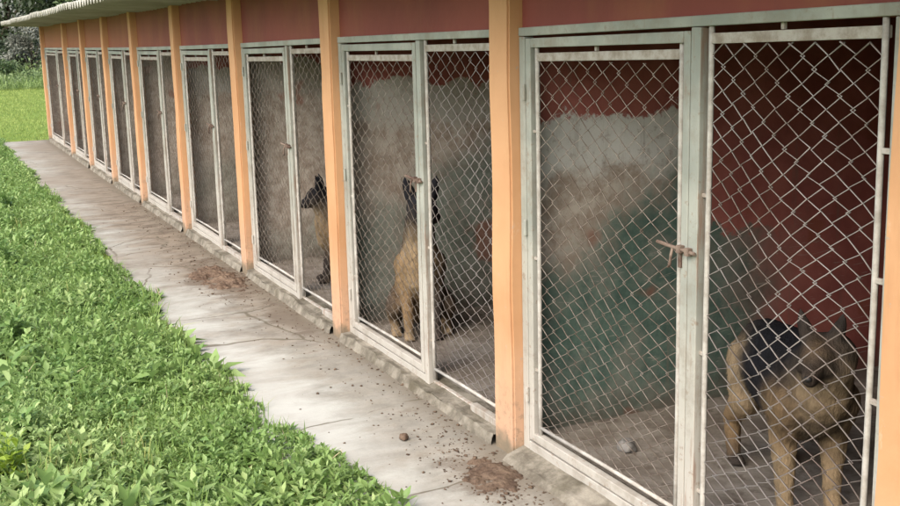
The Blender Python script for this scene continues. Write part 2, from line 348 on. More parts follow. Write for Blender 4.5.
wire_cache = {}
def chain_link(x0, x1, z0, z1, yc, seed, parent, r=.0026):
    rg = np.random.default_rng(seed); p = {3: .048, 4: .0435}.get(seed, .05); dz = .0292
    n = max(3, int(round((x1-x0)/p))); p = (x1-x0)/n; k = max(4, int(round((z1-z0)/dz))); dz = (z1-z0)/k
    ph = rg.uniform(0, 6.28, 6); kk = np.arange(k+1); V = []; F = []; base = 0
    for i in range(n):
        odd = (kk+i) % 2
        x = x0 + p*(i + odd) + np.where(odd == 1, .0035, -.0035); z = z0 + (z1-z0)*(kk/k)**1.13
        u, t = (x-x0)/(x1-x0), (z-z0)/(z1-z0); env = np.sin(np.pi*np.clip(u, 0, 1))*np.sin(np.pi*t)
        sh = .018*np.sin(3.1*t*2+ph[0]+u*2)*env + .03*(u-.3)*(1-t)*np.sin(np.pi*np.clip(u, 0, 1))
        x2 = x + sh*.6 + rg.normal(0, .0016, k+1); z2 = z + (.030*np.sin(4*u+ph[1]) + .035*(u-.5)*(1-t)*2)*env + rg.normal(0, .0016, k+1)
        x2 = np.clip(x2, x0-.002, x1+.002)
        y = yc + np.where((kk+i) % 4 < 2, .003, -.003) + .012*env*np.sin(5*u+ph[2]+3*t)
        P = np.stack([x2, y, z2], 1)
        T = np.gradient(P, axis=0); T /= np.linalg.norm(T, axis=1)[:, None]
        A = np.tile([0, 1., 0], (k+1, 1)); Bv = np.cross(T, A); Bv /= np.linalg.norm(Bv, axis=1)[:, None]
        ring = np.stack([P + A*r, P + Bv*r, P - A*r, P - Bv*r], 1).reshape(-1, 3)
        V.append(ring); a = np.arange(k)[:, None]*4; j = np.arange(4)[None]
        F.append((np.stack([a+j, a+(j+1) % 4, a+4+(j+1) % 4, a+4+j], 2).reshape(-1, 4)) + base); base += 4*(k+1)
    return np_mesh('chain_link_mesh', np.concatenate(V), np.concatenate(F), M['wire'] if seed % 2 == 0 and seed < 7 else M['rwire'], parent=parent)
def bent(m, x, y, z0, z1, r, amp, ph, n=9):
    m.tube([(x + amp*math.sin(ph+3*k/n)*math.sin(math.pi*k/n), y, z0+(z1-z0)*k/n) for k in range(n+1)], r, 6)

for b in range(10):
    xl, xr = PX[b+1]+PW, PX[b]; L = xr-xl; rb = random.Random(b*17+3)
    zt = lambda x: ztop(x)
    # lintel panel between pillars
    m = MB(); zb = min(ztop(xl), ztop(xr))-.002
    m.box(xl-.01, xr+.01, .062, .10, zb, ZR+.06); m.build('lintel', M['lintel'], B)
    # mortar curb below the gate
    bm = bmesh.new(); bmesh.ops.create_grid(bm, x_segments=int(L/.02), y_segments=6, size=.5)
    prof = [(-.055 if b == 1 else -.02, -.002), (-.03 if b == 1 else -.008, .02 if b == 1 else .03), (-.004, .030 if b == 1 else .046), (.03, .042), (.06, .05), (.10, .055), (.14, .06)]
    for v in bm.verts:
        k = int(round((v.co.y+.5)*6)); x = xl+.003+(L-.006)*(v.co.x+.5); y0, z0 = prof[k]
        nn = 1.3*noise.fractal(Vector((x*3.3, k*.8, b)), .7, 2.1, 5) + (.5 if noise.noise(Vector((x*2.1, 7.7, b))) > .12 else -.3)
        s = (.0065 if k in (1, 2, 3) else .003) * (1 if b else .6)
        v.co = Vector((x, y0 + nn*s*(1.3 if k < 3 else .3), z0 + (nn*s if k else 0)))
    me = bpy.data.meshes.new('curb'); bm.to_mesh(me); bm.free(); me.materials.append(M['mortar'])
    o = bpy.data.objects.new('curb', me); COL.objects.link(o); adopt(o, B)
    # gate: fixed outer frame, door leaf on the left, fixed mesh panel on the right
    xs_ = xl + L*.568                                     # split between leaf and post
    y0, y1 = .045, .085; zb = .062
    def topbar(m, xa, xb, dz0, dz1, ya, yb):
        za, zc = ztop(xa), ztop(xb); n0 = len(m.v)
        m.add([(xa,ya,za-dz1),(xb,ya,zc-dz1),(xb,yb,zc-dz1),(xa,yb,za-dz1),(xa,ya,za-dz0),(xb,ya,zc-dz0),(xb,yb,zc-dz0),(xa,yb,za-dz0)],
              [(0,3,2,1),(4,5,6,7),(0,1,5,4),(1,2,6,5),(2,3,7,6),(3,0,4,7)])
    m = MB(); e = .004
    m.box(xl+e, xl+.046, y0, y1, zb-.022, ztop(xl)-.033)
    m.box(xr-.043, xr-e, y0, y1, zb-.022, ztop(xr)-.033)
    topbar(m, xl+e, xr-e, 0, .031, y0-.002, y1)
    m.box(xl+.048, xs_-.001, y0, y1, zb-.024, zb+.016)
    g = m.build('gate', M['frame'], B, bevel=.003)
    m = MB(); m.box(xs_+.001, xs_+.045, y0-.004, y1, zb-.022, ztop(xs_)-.033); cp = m.build('center_post', M['post'], g, bevel=.003); cp.data.materials.append(M['old']); cp.data.polygons[3].material_index = 1
    m = MB()
    if b in (2, 3): m.box(xs_+.048+L*.23, xr-.046, y0+.002, y1-.004, zb-.030, zb+.012); m.box(xs_+.048, xs_+.046+L*.23, y0+.020, y1, zb-.030, zb-.004)
    else: m.box(xs_+.048, xr-.046, y0, y1-.004, zb-.030, zb+.012)
    m.build('bottom_rail', M['old'], g, bevel=.003)
    # door leaf
    a, c = xl+.050, xs_-.005; lz0 = zb+.024
    m = MB(); m.box(a, a+.036, y0+.001, y1-.008, lz0, ztop(a)-.040); m.box(c-.032, c, y0+.001, y1-.008, lz0, ztop(c)-.040)
    topbar(m, a+.038, c-.034, .040, .074, y0+.001, y1-.008); m.box(a+.038, c-.034, y0+.001, y1-.008, lz0, lz0+.034)
    leaf = m.build('door_leaf', M['frame'], g, bevel=.003)
    aj, sg = (rb.uniform(.001, .009), rb.uniform(0, .008)) if b != 1 else (.003, .003)   # each door hangs a little differently
    for v in leaf.data.vertices: u = (v.co.x-a)/(c-a); v.co.y -= aj*u; v.co.z -= sg*u
    yr = y0+.016
    def mesh_panel(pa, pc, z0, dzt, seed):
        za, zc = ztop(pa)-dzt, ztop(pc)-dzt; m = MB(); q = rb.uniform(0, 6)
        bent(m, pa, yr, z0-.05, za+.03, .0088, .004, q); bent(m, pc, yr, z0-.03, zc+.03, .0088, .004, q+2)
        m.tube([(pa-.008, yr, z0), ((pa+pc)/2, yr, z0+.004), (pc+.008, yr, z0+.002)], .0075, 6)
        fr = m.build('mesh_rod_frame', M['rod'], g, smooth=True)
        m = MB(); topz = lambda x: ztop(x)-dzt
        m.add([(pa-.005,yr-.006,za-.030),(pc+.005,yr-.006,zc-.030),(pc+.005,yr+.016,zc-.030),(pa-.005,yr+.016,za-.030),(pa-.005,yr-.006,za),(pc+.005,yr-.006,zc),(pc+.005,yr+.016,zc),(pa-.005,yr+.016,za)],
              [(0,3,2,1),(4,5,6,7),(0,1,5,4),(1,2,6,5),(2,3,7,6),(3,0,4,7)])
        xm = pa+(pc-pa)*.45; m.box(xm-.006, xm+.006, yr, yr+.012, topz(xm)+.001, topz(xm)+.022)
        m.build('mesh_top_bar', M['bar'], g, bevel=.002)
        chain_link(pa+.006, pc-.006, z0+.002, min(za, zc)-.028, yr+.002, seed, g, {3: .0021, 4: .0029, 5: .0018, 6: .0021}.get(seed, .0016))
        return fr
    mesh_panel(a+.036+.028, c-.032-.028, lz0+.062, .094, b*2+1)
    p0, p1 = xs_+.045+.026, xr-.043-.042
    mesh_panel(p0, p1, zb+.060, .052, b*2+2)
    # welded tabs holding the mesh rods
    def tab(*q): m = MB(); m.box(*q); m.build('weld_tab', M['bar'], g, bevel=.002)
    for z in (.30, .74, 1.22):
        tab(c-.032-.020, c-.032+.004, yr-.005, yr+.005, z, z+.012); tab(a+.032, a+.058, yr-.005, yr+.005, z+.07, z+.082)
        tab(xs_+.043, xs_+.064, yr-.005, yr+.005, z-.05, z-.038)
    for z in (.42, .735, 1.04, 1.355): tab(p1+.006, xr-.040, yr-.006, yr+.006, z, z+.014)
    # hinges on the left stile
    for z in (.27, .93, 1.44):
        m = MB(); m.tube([(xl+.049, y0-.006, z-.03), (xl+.049, y0-.006, z+.03)], .008, 8); m.box(xl+.020, xl+.046, y0-.004, y0+.003, z-.012, z+.012)
        m.build('hinge', M['frame'], g, bevel=.0015)
    # slide bolt across leaf and post
    m = MB(); zb_ = 1.005
    m.tube([(c-.135, y0-.014, zb_+.008), (c-.06, y0-.014, zb_+.003), (xs_+.048, y0-.014, zb_-.003)], .0062, 7)
    m.box(c-.030, c-.010, y0-.022, y0-.003, zb_-.011, zb_+.013); m.box(xs_+.006, xs_+.026, y0-.023, y0-.006, zb_-.013, zb_+.011)
    m.tube([(c-.055, y0-.014, zb_), (c-.050, y0-.024, zb_-.022), (c-.058, y0-.022, zb_-.052), (c-.074, y0-.016, zb_-.062)], .005, 6)
    m.box(c-.036, c-.022, y0-.009, y0-.002, zb_-.058, zb_-.011)
    m.build('slide_bolt', M['rust'], g, bevel=.0015)

# ------------------------------------------------------------------ dogs
TAN, LT, BLK, DGR, BRN = (.195, .130, .070), (.27, .20, .122), (.013, .013, .016), (.038, .031, .027), (.125, .078, .045)
def ell(bm, p0, r0, p1, r1, n=14, flat=1.0, side=Vector((0, 1, 0))):
    p0, p1 = Vector(p0), Vector(p1); d = p1-p0; L = d.length; d.normalize()
    u = (side - d*side.dot(d)); u = u.normalized() if u.length > 1e-3 else d.orthogonal().normalized(); v = d.cross(u)
    rings = []
    for k in range(6):
        a = math.pi/2*(k/5); rings.append((-r0*math.cos(a), r0*math.sin(a)))
    for k in range(6):
        a = math.pi/2*(k/5); rings.append((L+r1*math.sin(a), r1*math.cos(a)))
    prev = None
    for (t, r) in rings:
        r = max(r, 1e-4); ring = [bm.verts.new(p0 + d*t + u*(r*flat*math.cos(2*math.pi*i/n)) + v*(r*math.sin(2*math.pi*i/n))) for i in range(n)]
        if prev:
            for i in range(n): bm.faces.new((prev[i], prev[(i+1) % n], ring[(i+1) % n], ring[i]))
        else: bm.faces.new(ring[::-1])
        prev = ring
    bm.faces.new(prev)
def dog(loc, face, scale, parts, head, label, dark_face=False, light=False, hs=1.0, ear=.168):
    """parts: (p0,r0,p1,r1,colour,flat); head: (position, yaw, pitch) of the skull in body space"""
    root = tag(empty('dog', loc, face), label, 'dog', 'shepherd dogs inside the kennels'); root.scale = (scale,)*3
    hp, hy, hpitch = head; HM = Matrix.Translation(hp) @ Matrix.Rotation(hy, 4, 'Z') @ Matrix.Rotation(hpitch, 4, 'Y')
    hparts = [((-.03,0,0),.078,(.035,0,-.005),.066,BRN,1), ((.05,0,-.022),.050,(.135,0,-.040),.034,DGR,.95), ((.04,0,-.055),.032,(.115,0,-.064),.022,DGR,1),
              ((.03,.045,-.035),.038,(.05,.038,-.035),.03,TAN,1), ((.03,-.045,-.035),.038,(.05,-.038,-.035),.03,TAN,1), ((.028,0,.045),.030,(.055,0,.02),.026,BRN,1.4)]
    if dark_face: hparts = [(*q[:4], DGR if i in (3, 4) else BLK, q[5]) for i, q in enumerate(hparts)]
    if light:
        hparts += [((.045, .034, .014), .016, (.062, .034, .010), .014, DGR, 1), ((.045, -.034, .014), .016, (.062, -.034, .010), .014, DGR, 1)]
        hparts = [(*q[:4], TAN if i in (5, 6, 3, 4) and i > 4 else (BRN if i in (2, 7) else (BLK if i in (3, 4) else DGR)), q[5]) for i, q in enumerate(hparts)]
    EC = DGR if light else BLK
    for s in (1, -1):
        hparts += [((-.035, s*.050, .060), .036, (-.040, s*.070, .115), .026, EC, .9), ((-.040, s*.070, .115), .026, (-.038, s*.078, ear), .007, EC, .9)]
    allp = list(parts) + [(HM @ (Vector(a)*hs), r0*hs, HM @ (Vector(b_)*hs), r1*hs, c, f) for a, r0, b_, r1, c, f in hparts]
    bm = bmesh.new()
    for a, r0, b_, r1, c, f in allp: ell(bm, a, r0, b_, r1, flat=f)
    me0 = bpy.data.meshes.new('dog_tmp'); bm.to_mesh(me0); bm.free(); tmp = bpy.data.objects.new('dog_tmp', me0); COL.objects.link(tmp)
    rm = tmp.modifiers.new('r', 'REMESH'); rm.mode = 'VOXEL'; rm.voxel_size = .0095
    sm = tmp.modifiers.new('s', 'SMOOTH'); sm.factor = .5; sm.iterations = 5
    dg = bpy.context.evaluated_depsgraph_get(); me = bpy.data.meshes.new_from_object(tmp.evaluated_get(dg)); me.name = 'body'
    bpy.data.objects.remove(tmp)
    n = len(me.vertices); co = np.empty(n*3, np.float32); me.vertices.foreach_get('co', co); co = co.reshape(-1, 3)
    D = []; C = []
    for a, r0, b_, r1, c, f in allp:
        a = np.array(a); d = np.array(b_)-a; L2 = (d@d)+1e-9; t = np.clip(((co-a)@d)/L2, 0, 1)
        D.append(np.linalg.norm(co-(a+t[:, None]*d), axis=1) - (r0+(r1-r0)*t)); C.append(c)
    D = np.array(D) - np.array([.012 if q[4] in (BLK, DGR) else 0 for q in allp])[:, None]; D = D + np.array([.010*noise.noise(Vector(q)*26) for q in co])[None]*np.array([1 if q[4] in (BLK, DGR) else -1 for q in allp])[:, None]; Wt = np.exp(-(D-D.min(0))/.020); Wt /= Wt.sum(0); col = Wt.T @ np.array(C)
    nz = np.array([noise.noise(Vector(q)*38) + .6*noise.noise(Vector(q)*85) for q in co])
    nor = np.empty(n*3, np.float32); me.vertices.foreach_get('normal', nor); nor = nor.reshape(-1, 3)
    hpv = np.array(HM.translation); near_head = np.clip((np.linalg.norm(co-hpv, axis=1)-.10)/.10, .15, 1)
    me.vertices.foreach_set('co', (co + nor*(nz*.0045*near_head)[:, None]).ravel().astype(np.float32))
    at = me.color_attributes.new('fur', 'FLOAT_COLOR', 'POINT'); at.data.foreach_set('color', np.concatenate([col, np.ones((n, 1))], 1).astype(np.float32).ravel())
    me.polygons.foreach_set('use_smooth', [True]*len(me.polygons)); me.materials.clear(); me.materials.append(M['fur'])
    o = bpy.data.objects.new('body', me); COL.objects.link(o); o.parent = root
    nf = 16000; rg = np.random.default_rng(int(abs(loc[0])*100)); fi = rg.choice(n, nf)
    c2 = np.empty(n*3, np.float32); me.vertices.foreach_get('co', c2); c2 = c2.reshape(-1, 3)
    flow = np.array([-.55, 0, -.85]); Dn = nor[fi]*.38 + flow + rg.normal(0, .16, (nf, 3)); Dn /= np.linalg.norm(Dn, axis=1)[:, None]
    ln = (.008 + .013*rg.random(nf))*near_head[fi]; sd_ = np.cross(Dn, nor[fi]); sd_ /= np.linalg.norm(sd_, axis=1)[:, None]+1e-6
    b0 = c2[fi] - nor[fi]*.003
    FV = np.stack([b0-sd_*.0013, b0+sd_*.0013, b0+Dn*ln[:, None]], 1).reshape(-1, 3)
    fo = np_mesh('fur', FV, np.arange(3*nf).reshape(-1, 3), M['fur'])
    fc = np.repeat(col[fi]*rg.uniform(.75, 1.25, (nf, 1)), 3, 0); at = fo.data.color_attributes.new('fur', 'FLOAT_COLOR', 'POINT')
    at.data.foreach_set('color', np.concatenate([fc, np.ones((3*nf, 1))], 1).astype(np.float32).ravel()); fo.parent = o
    def ball(name, p, r, sq=(1, 1, 1)):
        bm = bmesh.new(); bmesh.ops.create_icosphere(bm, subdivisions=2, radius=r)
        for v in bm.verts: v.co = HM @ (Vector((v.co.x*sq[0], v.co.y*sq[1], v.co.z*sq[2])) + Vector(p)*hs)
        me = bpy.data.meshes.new(name); bm.to_mesh(me); bm.free(); me.materials.append(M['dark']); me.polygons.foreach_set('use_smooth', [True]*len(me.polygons))
        o = bpy.data.objects.new(name, me); COL.objects.link(o); o.parent = root
    for s in (1, -1): ball('eye', (.064, s*.037, .012), .0125)
    ball('nose', (.164, 0, -.032), .0135, (.8, 1.1, .9))
    return root
def paw(x, y, c=LT, z=.026):
    out = [((x-.02, y, z), .026, (x+.035, y, z-.004), .023, c, 1.25)]
    for q in (-.021, -.007, .007, .021): out.append(((x+.03, y+q, z-.006), .0125, (x+.058-abs(q)*.5, y+q*1.15, z-.012), .010, c, 1))
    return out
def sitting(dark_left=False, dark_legs=False):
    P = [((-.16,0,.17),.150,(-.02,0,.30),.150,TAN,.95), ((-.17,0,.22),.12,(.02,0,.47),.11,BLK,.95), ((.0,0,.32),.14,(.09,0,.44),.135,TAN,.9),
         ((.10,0,.36),.115,(.125,0,.50),.105,LT,.9), ((.03,0,.50),.105,(.12,0,.66),.088,BLK,.95), ((.11,0,.52),.09,(.165,0,.64),.075,LT,.95)]
    for s in (1, -1):
        P += [((.09,s*.085,.42),.078,(.085,s*.085,.29),.052,TAN,.85), ((.085,s*.085,.29),.048,(.135,s*.078,.14),.033,TAN,1), ((.135,s*.078,.14),.032,(.145,s*.078,.045),.026,TAN,1)]
        if dark_left and s > 0: P = [(*q[:4], DGR if q[0][1] > .05 else q[4], q[5]) for q in P]
        if dark_legs: P[-1] = (*P[-1][:4], DGR, 1); P[-2] = (*P[-2][:4], DGR, 1)
        P += paw(.165, s*.078, DGR if dark_legs or (dark_left and s > 0) else LT)
        P += [((-.13,s*.10,.17),.105,(.03,s*.145,.17),.070,DGR if dark_left or dark_legs else TAN,.8), ((.03,s*.145,.16),.060,(-.07,s*.145,.06),.036,TAN,1), ((-.07,s*.145,.05),.032,(.03,s*.145,.035),.028,TAN,1)]
        P += paw(.06, s*.145)
    P += [((-.28,0,.07),.045,(-.42,.06,.05),.045,BLK,1), ((-.42,.06,.05),.045,(-.56,.16,.045),.018,BLK,1)]
    return P
def standing():
    P = [((-.27,0,.50),.125,(-.05,0,.50),.128,BLK,.9), ((-.05,0,.49),.130,(.20,0,.455),.150,BLK,.85), ((.22,0,.44),.125,(.28,0,.50),.115,LT,.95),
         ((-.30,0,.535),.105,(-.05,0,.565),.105,BLK,1.12), ((-.05,0,.555),.11,(.20,0,.555),.115,BLK,1.1), ((-.22,0,.475),.134,(.13,0,.44),.150,BLK,1.17),
         ((.20,0,.55),.122,(.34,0,.66),.094,BLK,1.06), ((.27,0,.50),.11,(.36,0,.62),.085,LT,1), ((-.1,0,.41),.09,(.15,0,.38),.11,DGR,1)]
    for s in (1, -1):
        P += [((.20,s*.10,.44),.100,(.17,s*.10,.31),.066,TAN,.8), ((.17,s*.10,.31),.058,(.185,s*.095,.17),.043,LT,1), ((.185,s*.095,.17),.042,(.19,s*.095,.05),.035,LT,1)]
        P += paw(.21, s*.095)
        P += [((-.28,s*.085,.47),.115,(-.20,s*.115,.34),.090,LT if s < 0 else TAN,.75), ((-.20,s*.115,.33),.074,(-.36,s*.115,.205),.042,TAN,.9), ((-.365,s*.115,.21),.040,(-.335,s*.115,.055),.031,TAN,1)]
        P += paw(-.315, s*.115, DGR)
    P += [((-.37,0,.53),.045,(-.50,0,.40),.050,DGR,1), ((-.50,0,.40),.050,(-.56,0,.22),.022,BLK,1)]
    return P
dog((-2.83, .585, FLOOR), R(-20), .85, standing(), (Vector((.365, -.055, .675)), R(-36), R(6)),
    'tan shepherd dog with black saddle standing behind the nearest mesh gate, facing out', light=True, hs=.97, ear=.162)
dog((-5.40, .33, FLOOR), R(-20), .93, sitting(True), (Vector((.16, .02, .745)), R(6), R(2)),
    'shepherd dog sitting behind the post of the second gate, black ears up and tan chest', True, hs=1.15, ear=.150)
dog((-6.86, .42, FLOOR), R(-104), .79, sitting(False, True), (Vector((.19, 0, .72)), R(-12), R(12)),
    'dark faced shepherd dog in profile half hidden by a pillar at the third gate', True)

# ------------------------------------------------------------------ stones, mud, litter
def rock(name, loc, size, mat, seed, squash=.7, sub=3, amp=.35):
    bm = bmesh.new(); bmesh.ops.create_icosphere(bm, subdivisions=sub, radius=1)
    for v in bm.verts:
        q = v.co.copy(); k = 1 + amp*noise.noise(q*1.4+Vector((seed, 0, 0))) + amp*.4*noise.noise(q*3.7+Vector((0, seed, 0)))
        v.co = Vector((q.x*size*k, q.y*size*k*.85, q.z*size*squash*k))
    me = bpy.data.meshes.new(name); bm.to_mesh(me); bm.free(); me.materials.append(mat); me.polygons.foreach_set('use_smooth', [True]*len(me.polygons))
    o = bpy.data.objects.new(name, me); COL.objects.link(o); o.location = loc; return o
tag(rock('stone', (-4.137, -.307, .014), .022, M['mud'], 3), 'small round dark stone lying alone on the pale concrete path', 'stone')
tag(rock('stone', (-3.41, .31, FLOOR+.018), .040, M['stone'], 9), 'grey stone lying on the kennel floor behind the nearest mesh door', 'stone')
def mound(loc, rx_, ry_, h, seed, label):
    n = 90; V = []; F = []
    for i in range(n+1):
        for j in range(n+1):
            u, v = i/n*2-1, j/n*2-1; q = Vector((u*2.2+seed, v*2.2, seed*.3)); r = math.hypot(u, v)
            k = max(0, 1 - r*r) - .30; q2 = Vector((u*rx_*9+seed, v*ry_*9, seed))
            z = h*(k + .75*noise.noise(q2) + .45*noise.noise(q2*2.7) + .30*noise.noise(q2*6.5)) - .004
            z = min(z, h*1.2) if r < 1 else -.01
            V.append((u*rx_, v*ry_, z))
    for i in range(n):
        for j in range(n):
            a = i*(n+1)+j; F.append((a, a+n+1, a+n+2, a+1))
    m = MB(); m.add(V, F); o = m.build('mud_heap', M['mud'], smooth=True); o.location = loc
    return tag(o, label, 'mud heap')
mound((-3.63, -.175, 0), .24, .13, .019, 2.2, 'patch of brown mud on the path beside the nearest pillar foot')
mound((-7.75, -.22, 0), .55, .19, .034, 5.7, 'low heap of dark earth on the path by the fourth gate')
# crumbs of earth and dry leaf bits
nC = 2000; cx = rng.uniform(-12, -2.6, nC); cy = -np.abs(rng.normal(0, .22, nC))-.03; 
near = rng.random(nC) < .25; cx[near] = rng.normal(-3.55, .35, near.sum()); cy[near] = rng.normal(-.17, .09, near.sum())
mid = (rng.random(nC) < .2) & ~near; cx[mid] = rng.normal(-7.7, .5, mid.sum()); cy[mid] = rng.normal(-.25, .12, mid.sum())
kb = rng.random(nC) < .42; cy[kb & ~near & ~mid] = -np.abs(rng.normal(0, .045, (kb & ~near & ~mid).sum()))-.012
ok = (cy > -.72) & (cy < .02); cx, cy = cx[ok], cy[ok]; nC = len(cx)
oct_ = np.array([(1,0,0),(-1,0,0),(0,1,0),(0,-1,0),(0,0,1),(0,0,-1)], float); of = np.array([(0,2,4),(2,1,4),(1,3,4),(3,0,4),(2,0,5),(1,2,5),(3,1,5),(0,3,5)])
sz = np.clip(rng.lognormal(-5.6, .5, nC), .0016, .011)
V = oct_[None]*sz[:, None, None]*rng.uniform(.5, 1.4, (nC, 6, 1))*np.array([1.3, 1, .6]); V += np.stack([cx, cy, sz*.3], 1)[:, None]
tag(np_mesh('earth_crumbs', V.reshape(-1, 3), (of[None]+6*np.arange(nC)[:, None, None]).reshape(-1, 3), M['mud']), 'scattered crumbs of dark earth on the concrete path', 'earth crumbs', kind='stuff')

# ------------------------------------------------------------------ vegetation
def leaves(P, D, Ln, Wd, roll, fold=.25, droop=.0):
    """folded leaves: P base (n,3), D unit direction, length, width; returns V,F (4 segments, 5 pts)"""
    n = len(P); up = np.tile([0, 0, 1.], (n, 1)); s = np.cross(D, up); s /= np.linalg.norm(s, axis=1)[:, None]+1e-9; nrm = np.cross(s, D)
    c, q = np.cos(roll)[:, None], np.sin(roll)[:, None]; s, nrm = s*c+nrm*q, nrm*c-s*q
    L, Wc = Ln[:, None], Wd[:, None]
    mid = P + D*L*.5; tip = P + D*L - np.array([0, 0, 1.])*L*droop
    l1 = mid - s*Wc*.5 + nrm*Wc*fold; r1 = mid + s*Wc*.5 + nrm*Wc*fold
    V = np.stack([P, l1, mid, r1, tip], 1).reshape(-1, 3); b = 5*np.arange(n)[:, None]
    F = np.concatenate([b+np.array([[0, 2, 1]]), b+np.array([[0, 3, 2]]), b+np.array([[1, 2, 4]]), b+np.array([[2, 3, 4]])])
    return V, F
def fbm(x, y, s, seed=0.): return np.array([noise.fractal(Vector((a*s+seed, b*s, seed)), 1, 2, 3) for a, b in zip(x, y)])
def edge_y(x): return -.755 + .035*np.sin(x*2.3) + .03*np.sin(x*5.9+.7) + .13*np.clip((x+5.0)/1.2, 0, 1) + .12*np.clip((x+4.1)/.6, 0, 1)
LEAF = m_leaf('ground_cover_leaf', (.108, .208, .048), (.262, .372, .125), (.32, .42, .16), .38, .38)
BLADE = m_leaf('grass_blade', (.13, .23, .05), (.27, .38, .11), (.30, .33, .11), .35, .5)
LAWN = m_leaf('lawn_blade', (.19, .255, .055), (.29, .345, .10), None, .35, .6)
def ground_cover(name, n, xr_, yspan, leaf, hmax, seed, label):
    rg = np.random.default_rng(seed); x = rg.uniform(*xr_, n); y = edge_y(x) - yspan(x)*rg.random(n)
    keep = fbm(x, y, 2.2, seed) > -.55; x, y = x[keep], y[keep]; n = len(x)
    h = hmax*np.clip(.55 + .55*fbm(x, y, 1.1, seed+3) + .25*rg.normal(size=n), .12, 1.3); ed = np.clip((edge_y(x)-y)/.16, .32, 1); h *= ed
    k = 9; t = np.tile(np.linspace(.25, 1, k), (n, 1)); az0 = rg.uniform(0, 6.28, n)
    lean = rg.normal(0, .22, (n, 2)) + np.array([0, .12])
    P = np.stack([x[:, None]+lean[:, :1]*t*h[:, None], y[:, None]+lean[:, 1:]*t*h[:, None], -.02 + t*h[:, None]], 2)
    az = az0[:, None] + np.arange(k)*2.4 + rg.normal(0, .4, (n, k)); el = .15 + .75*t**2 + rg.normal(0, .28, (n, k))
    D = np.stack([np.cos(el)*np.cos(az), np.cos(el)*np.sin(az), np.sin(el)], 2).reshape(-1, 3)
    sc = (rg.lognormal(0, .30, n)*np.clip(.95+.6*fbm(x, y, .7, seed+20), .6, 1.4)*(1+.5*np.clip((edge_y(x)-y-.45)/.7, 0, 1)))[:, None]*np.ones(k); Ln = (leaf*sc*(1.1-.45*t)).ravel()
    V, F = leaves(P.reshape(-1, 3), D, Ln, Ln*np.repeat(rg.uniform(.28, .5, n), k), rg.normal(0, .35, n*k), .18, .10)
    tint = np.clip(.44 + .5*fbm(x, y, .9, seed+9)[:, None] + .22*t + rg.normal(0, .17, (n, k)), 0, 1).ravel()
    tag(np_mesh(name, V, F, LEAF, np.repeat(tint, 5)), label, 'ground cover', kind='stuff')
wedge = lambda x: np.clip((x+22)/22*2.6, .35, 2.6)
ground_cover('ground_cover', 9500, (-8.5, -1.2), lambda x: 1.5+0*x, .043, .125, 1, 'dense leafy green weeds growing along the concrete path')
ground_cover('ground_cover', 6500, (-21.5, -8.5), lambda x: 1.5+0*x, .050, .135, 2, 'leafy green weeds along the far half of the path')
ground_cover('ground_cover', 9000, (-22, 3), lambda x: 5.5+0*x, .065, .15, 3, 'wide green weed bed spreading away from the path')
def blades(name, n, xr_, yf, hm, wd, mat, seed, label, cat='grass', lean=.35):
    rg = np.random.default_rng(seed); x = rg.uniform(*xr_, n); y = yf(x, rg.random(n)); m_ = fbm(x, y, .8, seed)
    h = hm*np.clip(.7+.5*m_+.3*rg.normal(size=n), .2, 1.6); az = rg.uniform(0, 6.28, n); el = np.clip(1.57-np.abs(rg.normal(0, lean, n)), .3, 1.57)
    D = np.stack([np.cos(el)*np.cos(az), np.cos(el)*np.sin(az), np.sin(el)], 1)
    V, F = leaves(np.stack([x, y, np.full(n, -.035)], 1), D, h, wd*rg.uniform(.6, 1.4, n), rg.uniform(-.5, .5, n), .2, .22)
    tint = np.clip(.5+.6*m_+rg.normal(0, .2, n), 0, 1)
    return tag(np_mesh(name, V, F, mat, np.repeat(tint, 5)), label, cat, kind='stuff')
blades('grass', 30000, (-14, -1.5), lambda x, u: edge_y(x)-.02-2.4*u**1.2, .165, .0058, BLADE, 11, 'thin grass blades among the weeds near the path', lean=.6)
blades('lawn', 42000, (-47, -21.2), lambda x, u: -5+9*u, .085, .016, LAWN, 12, 'mown yellow green lawn beyond the end of the kennels')
blades('tall_grass', 15000, (-55, -45), lambda x, u: -8+18*u, .62, .030, m_leaf('tall_grass_blade', (.10, .16, .045), (.22, .30, .10), None, .3, .6), 13, 'tall rank grass along the far edge of the lawn', lean=.75)
rg = np.random.default_rng(77); n = 16000; x = rg.uniform(-56, -46, n); y = rg.uniform(-8, 10, n); hh = np.clip(.55+.75*fbm(x, y, .55, 4), .08, 1.3)
el = rg.normal(.4, .45, n); az = rg.uniform(0, 6.28, n); D = np.stack([np.cos(el)*np.cos(az), np.cos(el)*np.sin(az), np.sin(el)], 1)
L_ = rg.uniform(.08, .20, n); V, F = leaves(np.stack([x, y, hh*rg.random(n)**.6], 1), D, L_, L_*.45, rg.normal(0, .4, n), .15, .15)
tag(np_mesh('weeds', V, F, m_leaf('rank_weed_leaf', (.10, .15, .055), (.20, .26, .11), None, .3, .55), np.repeat(np.clip(.5+.7*fbm(x, y, .4, 8)+rg.normal(0, .15, n), 0, 1), 5)), 'bank of leafy weeds behind the lawn', 'weeds', kind='stuff')
blades('dry_straw', 900, (-12, -2), lambda x, u: edge_y(x)+.02-1.8*u, .17, .0045, m_leaf('dry_straw', (.33, .27, .15), (.45, .38, .24), None, .2, .6), 15, 'dry straw coloured stems lying in the weeds', 'straw', lean=1.1)
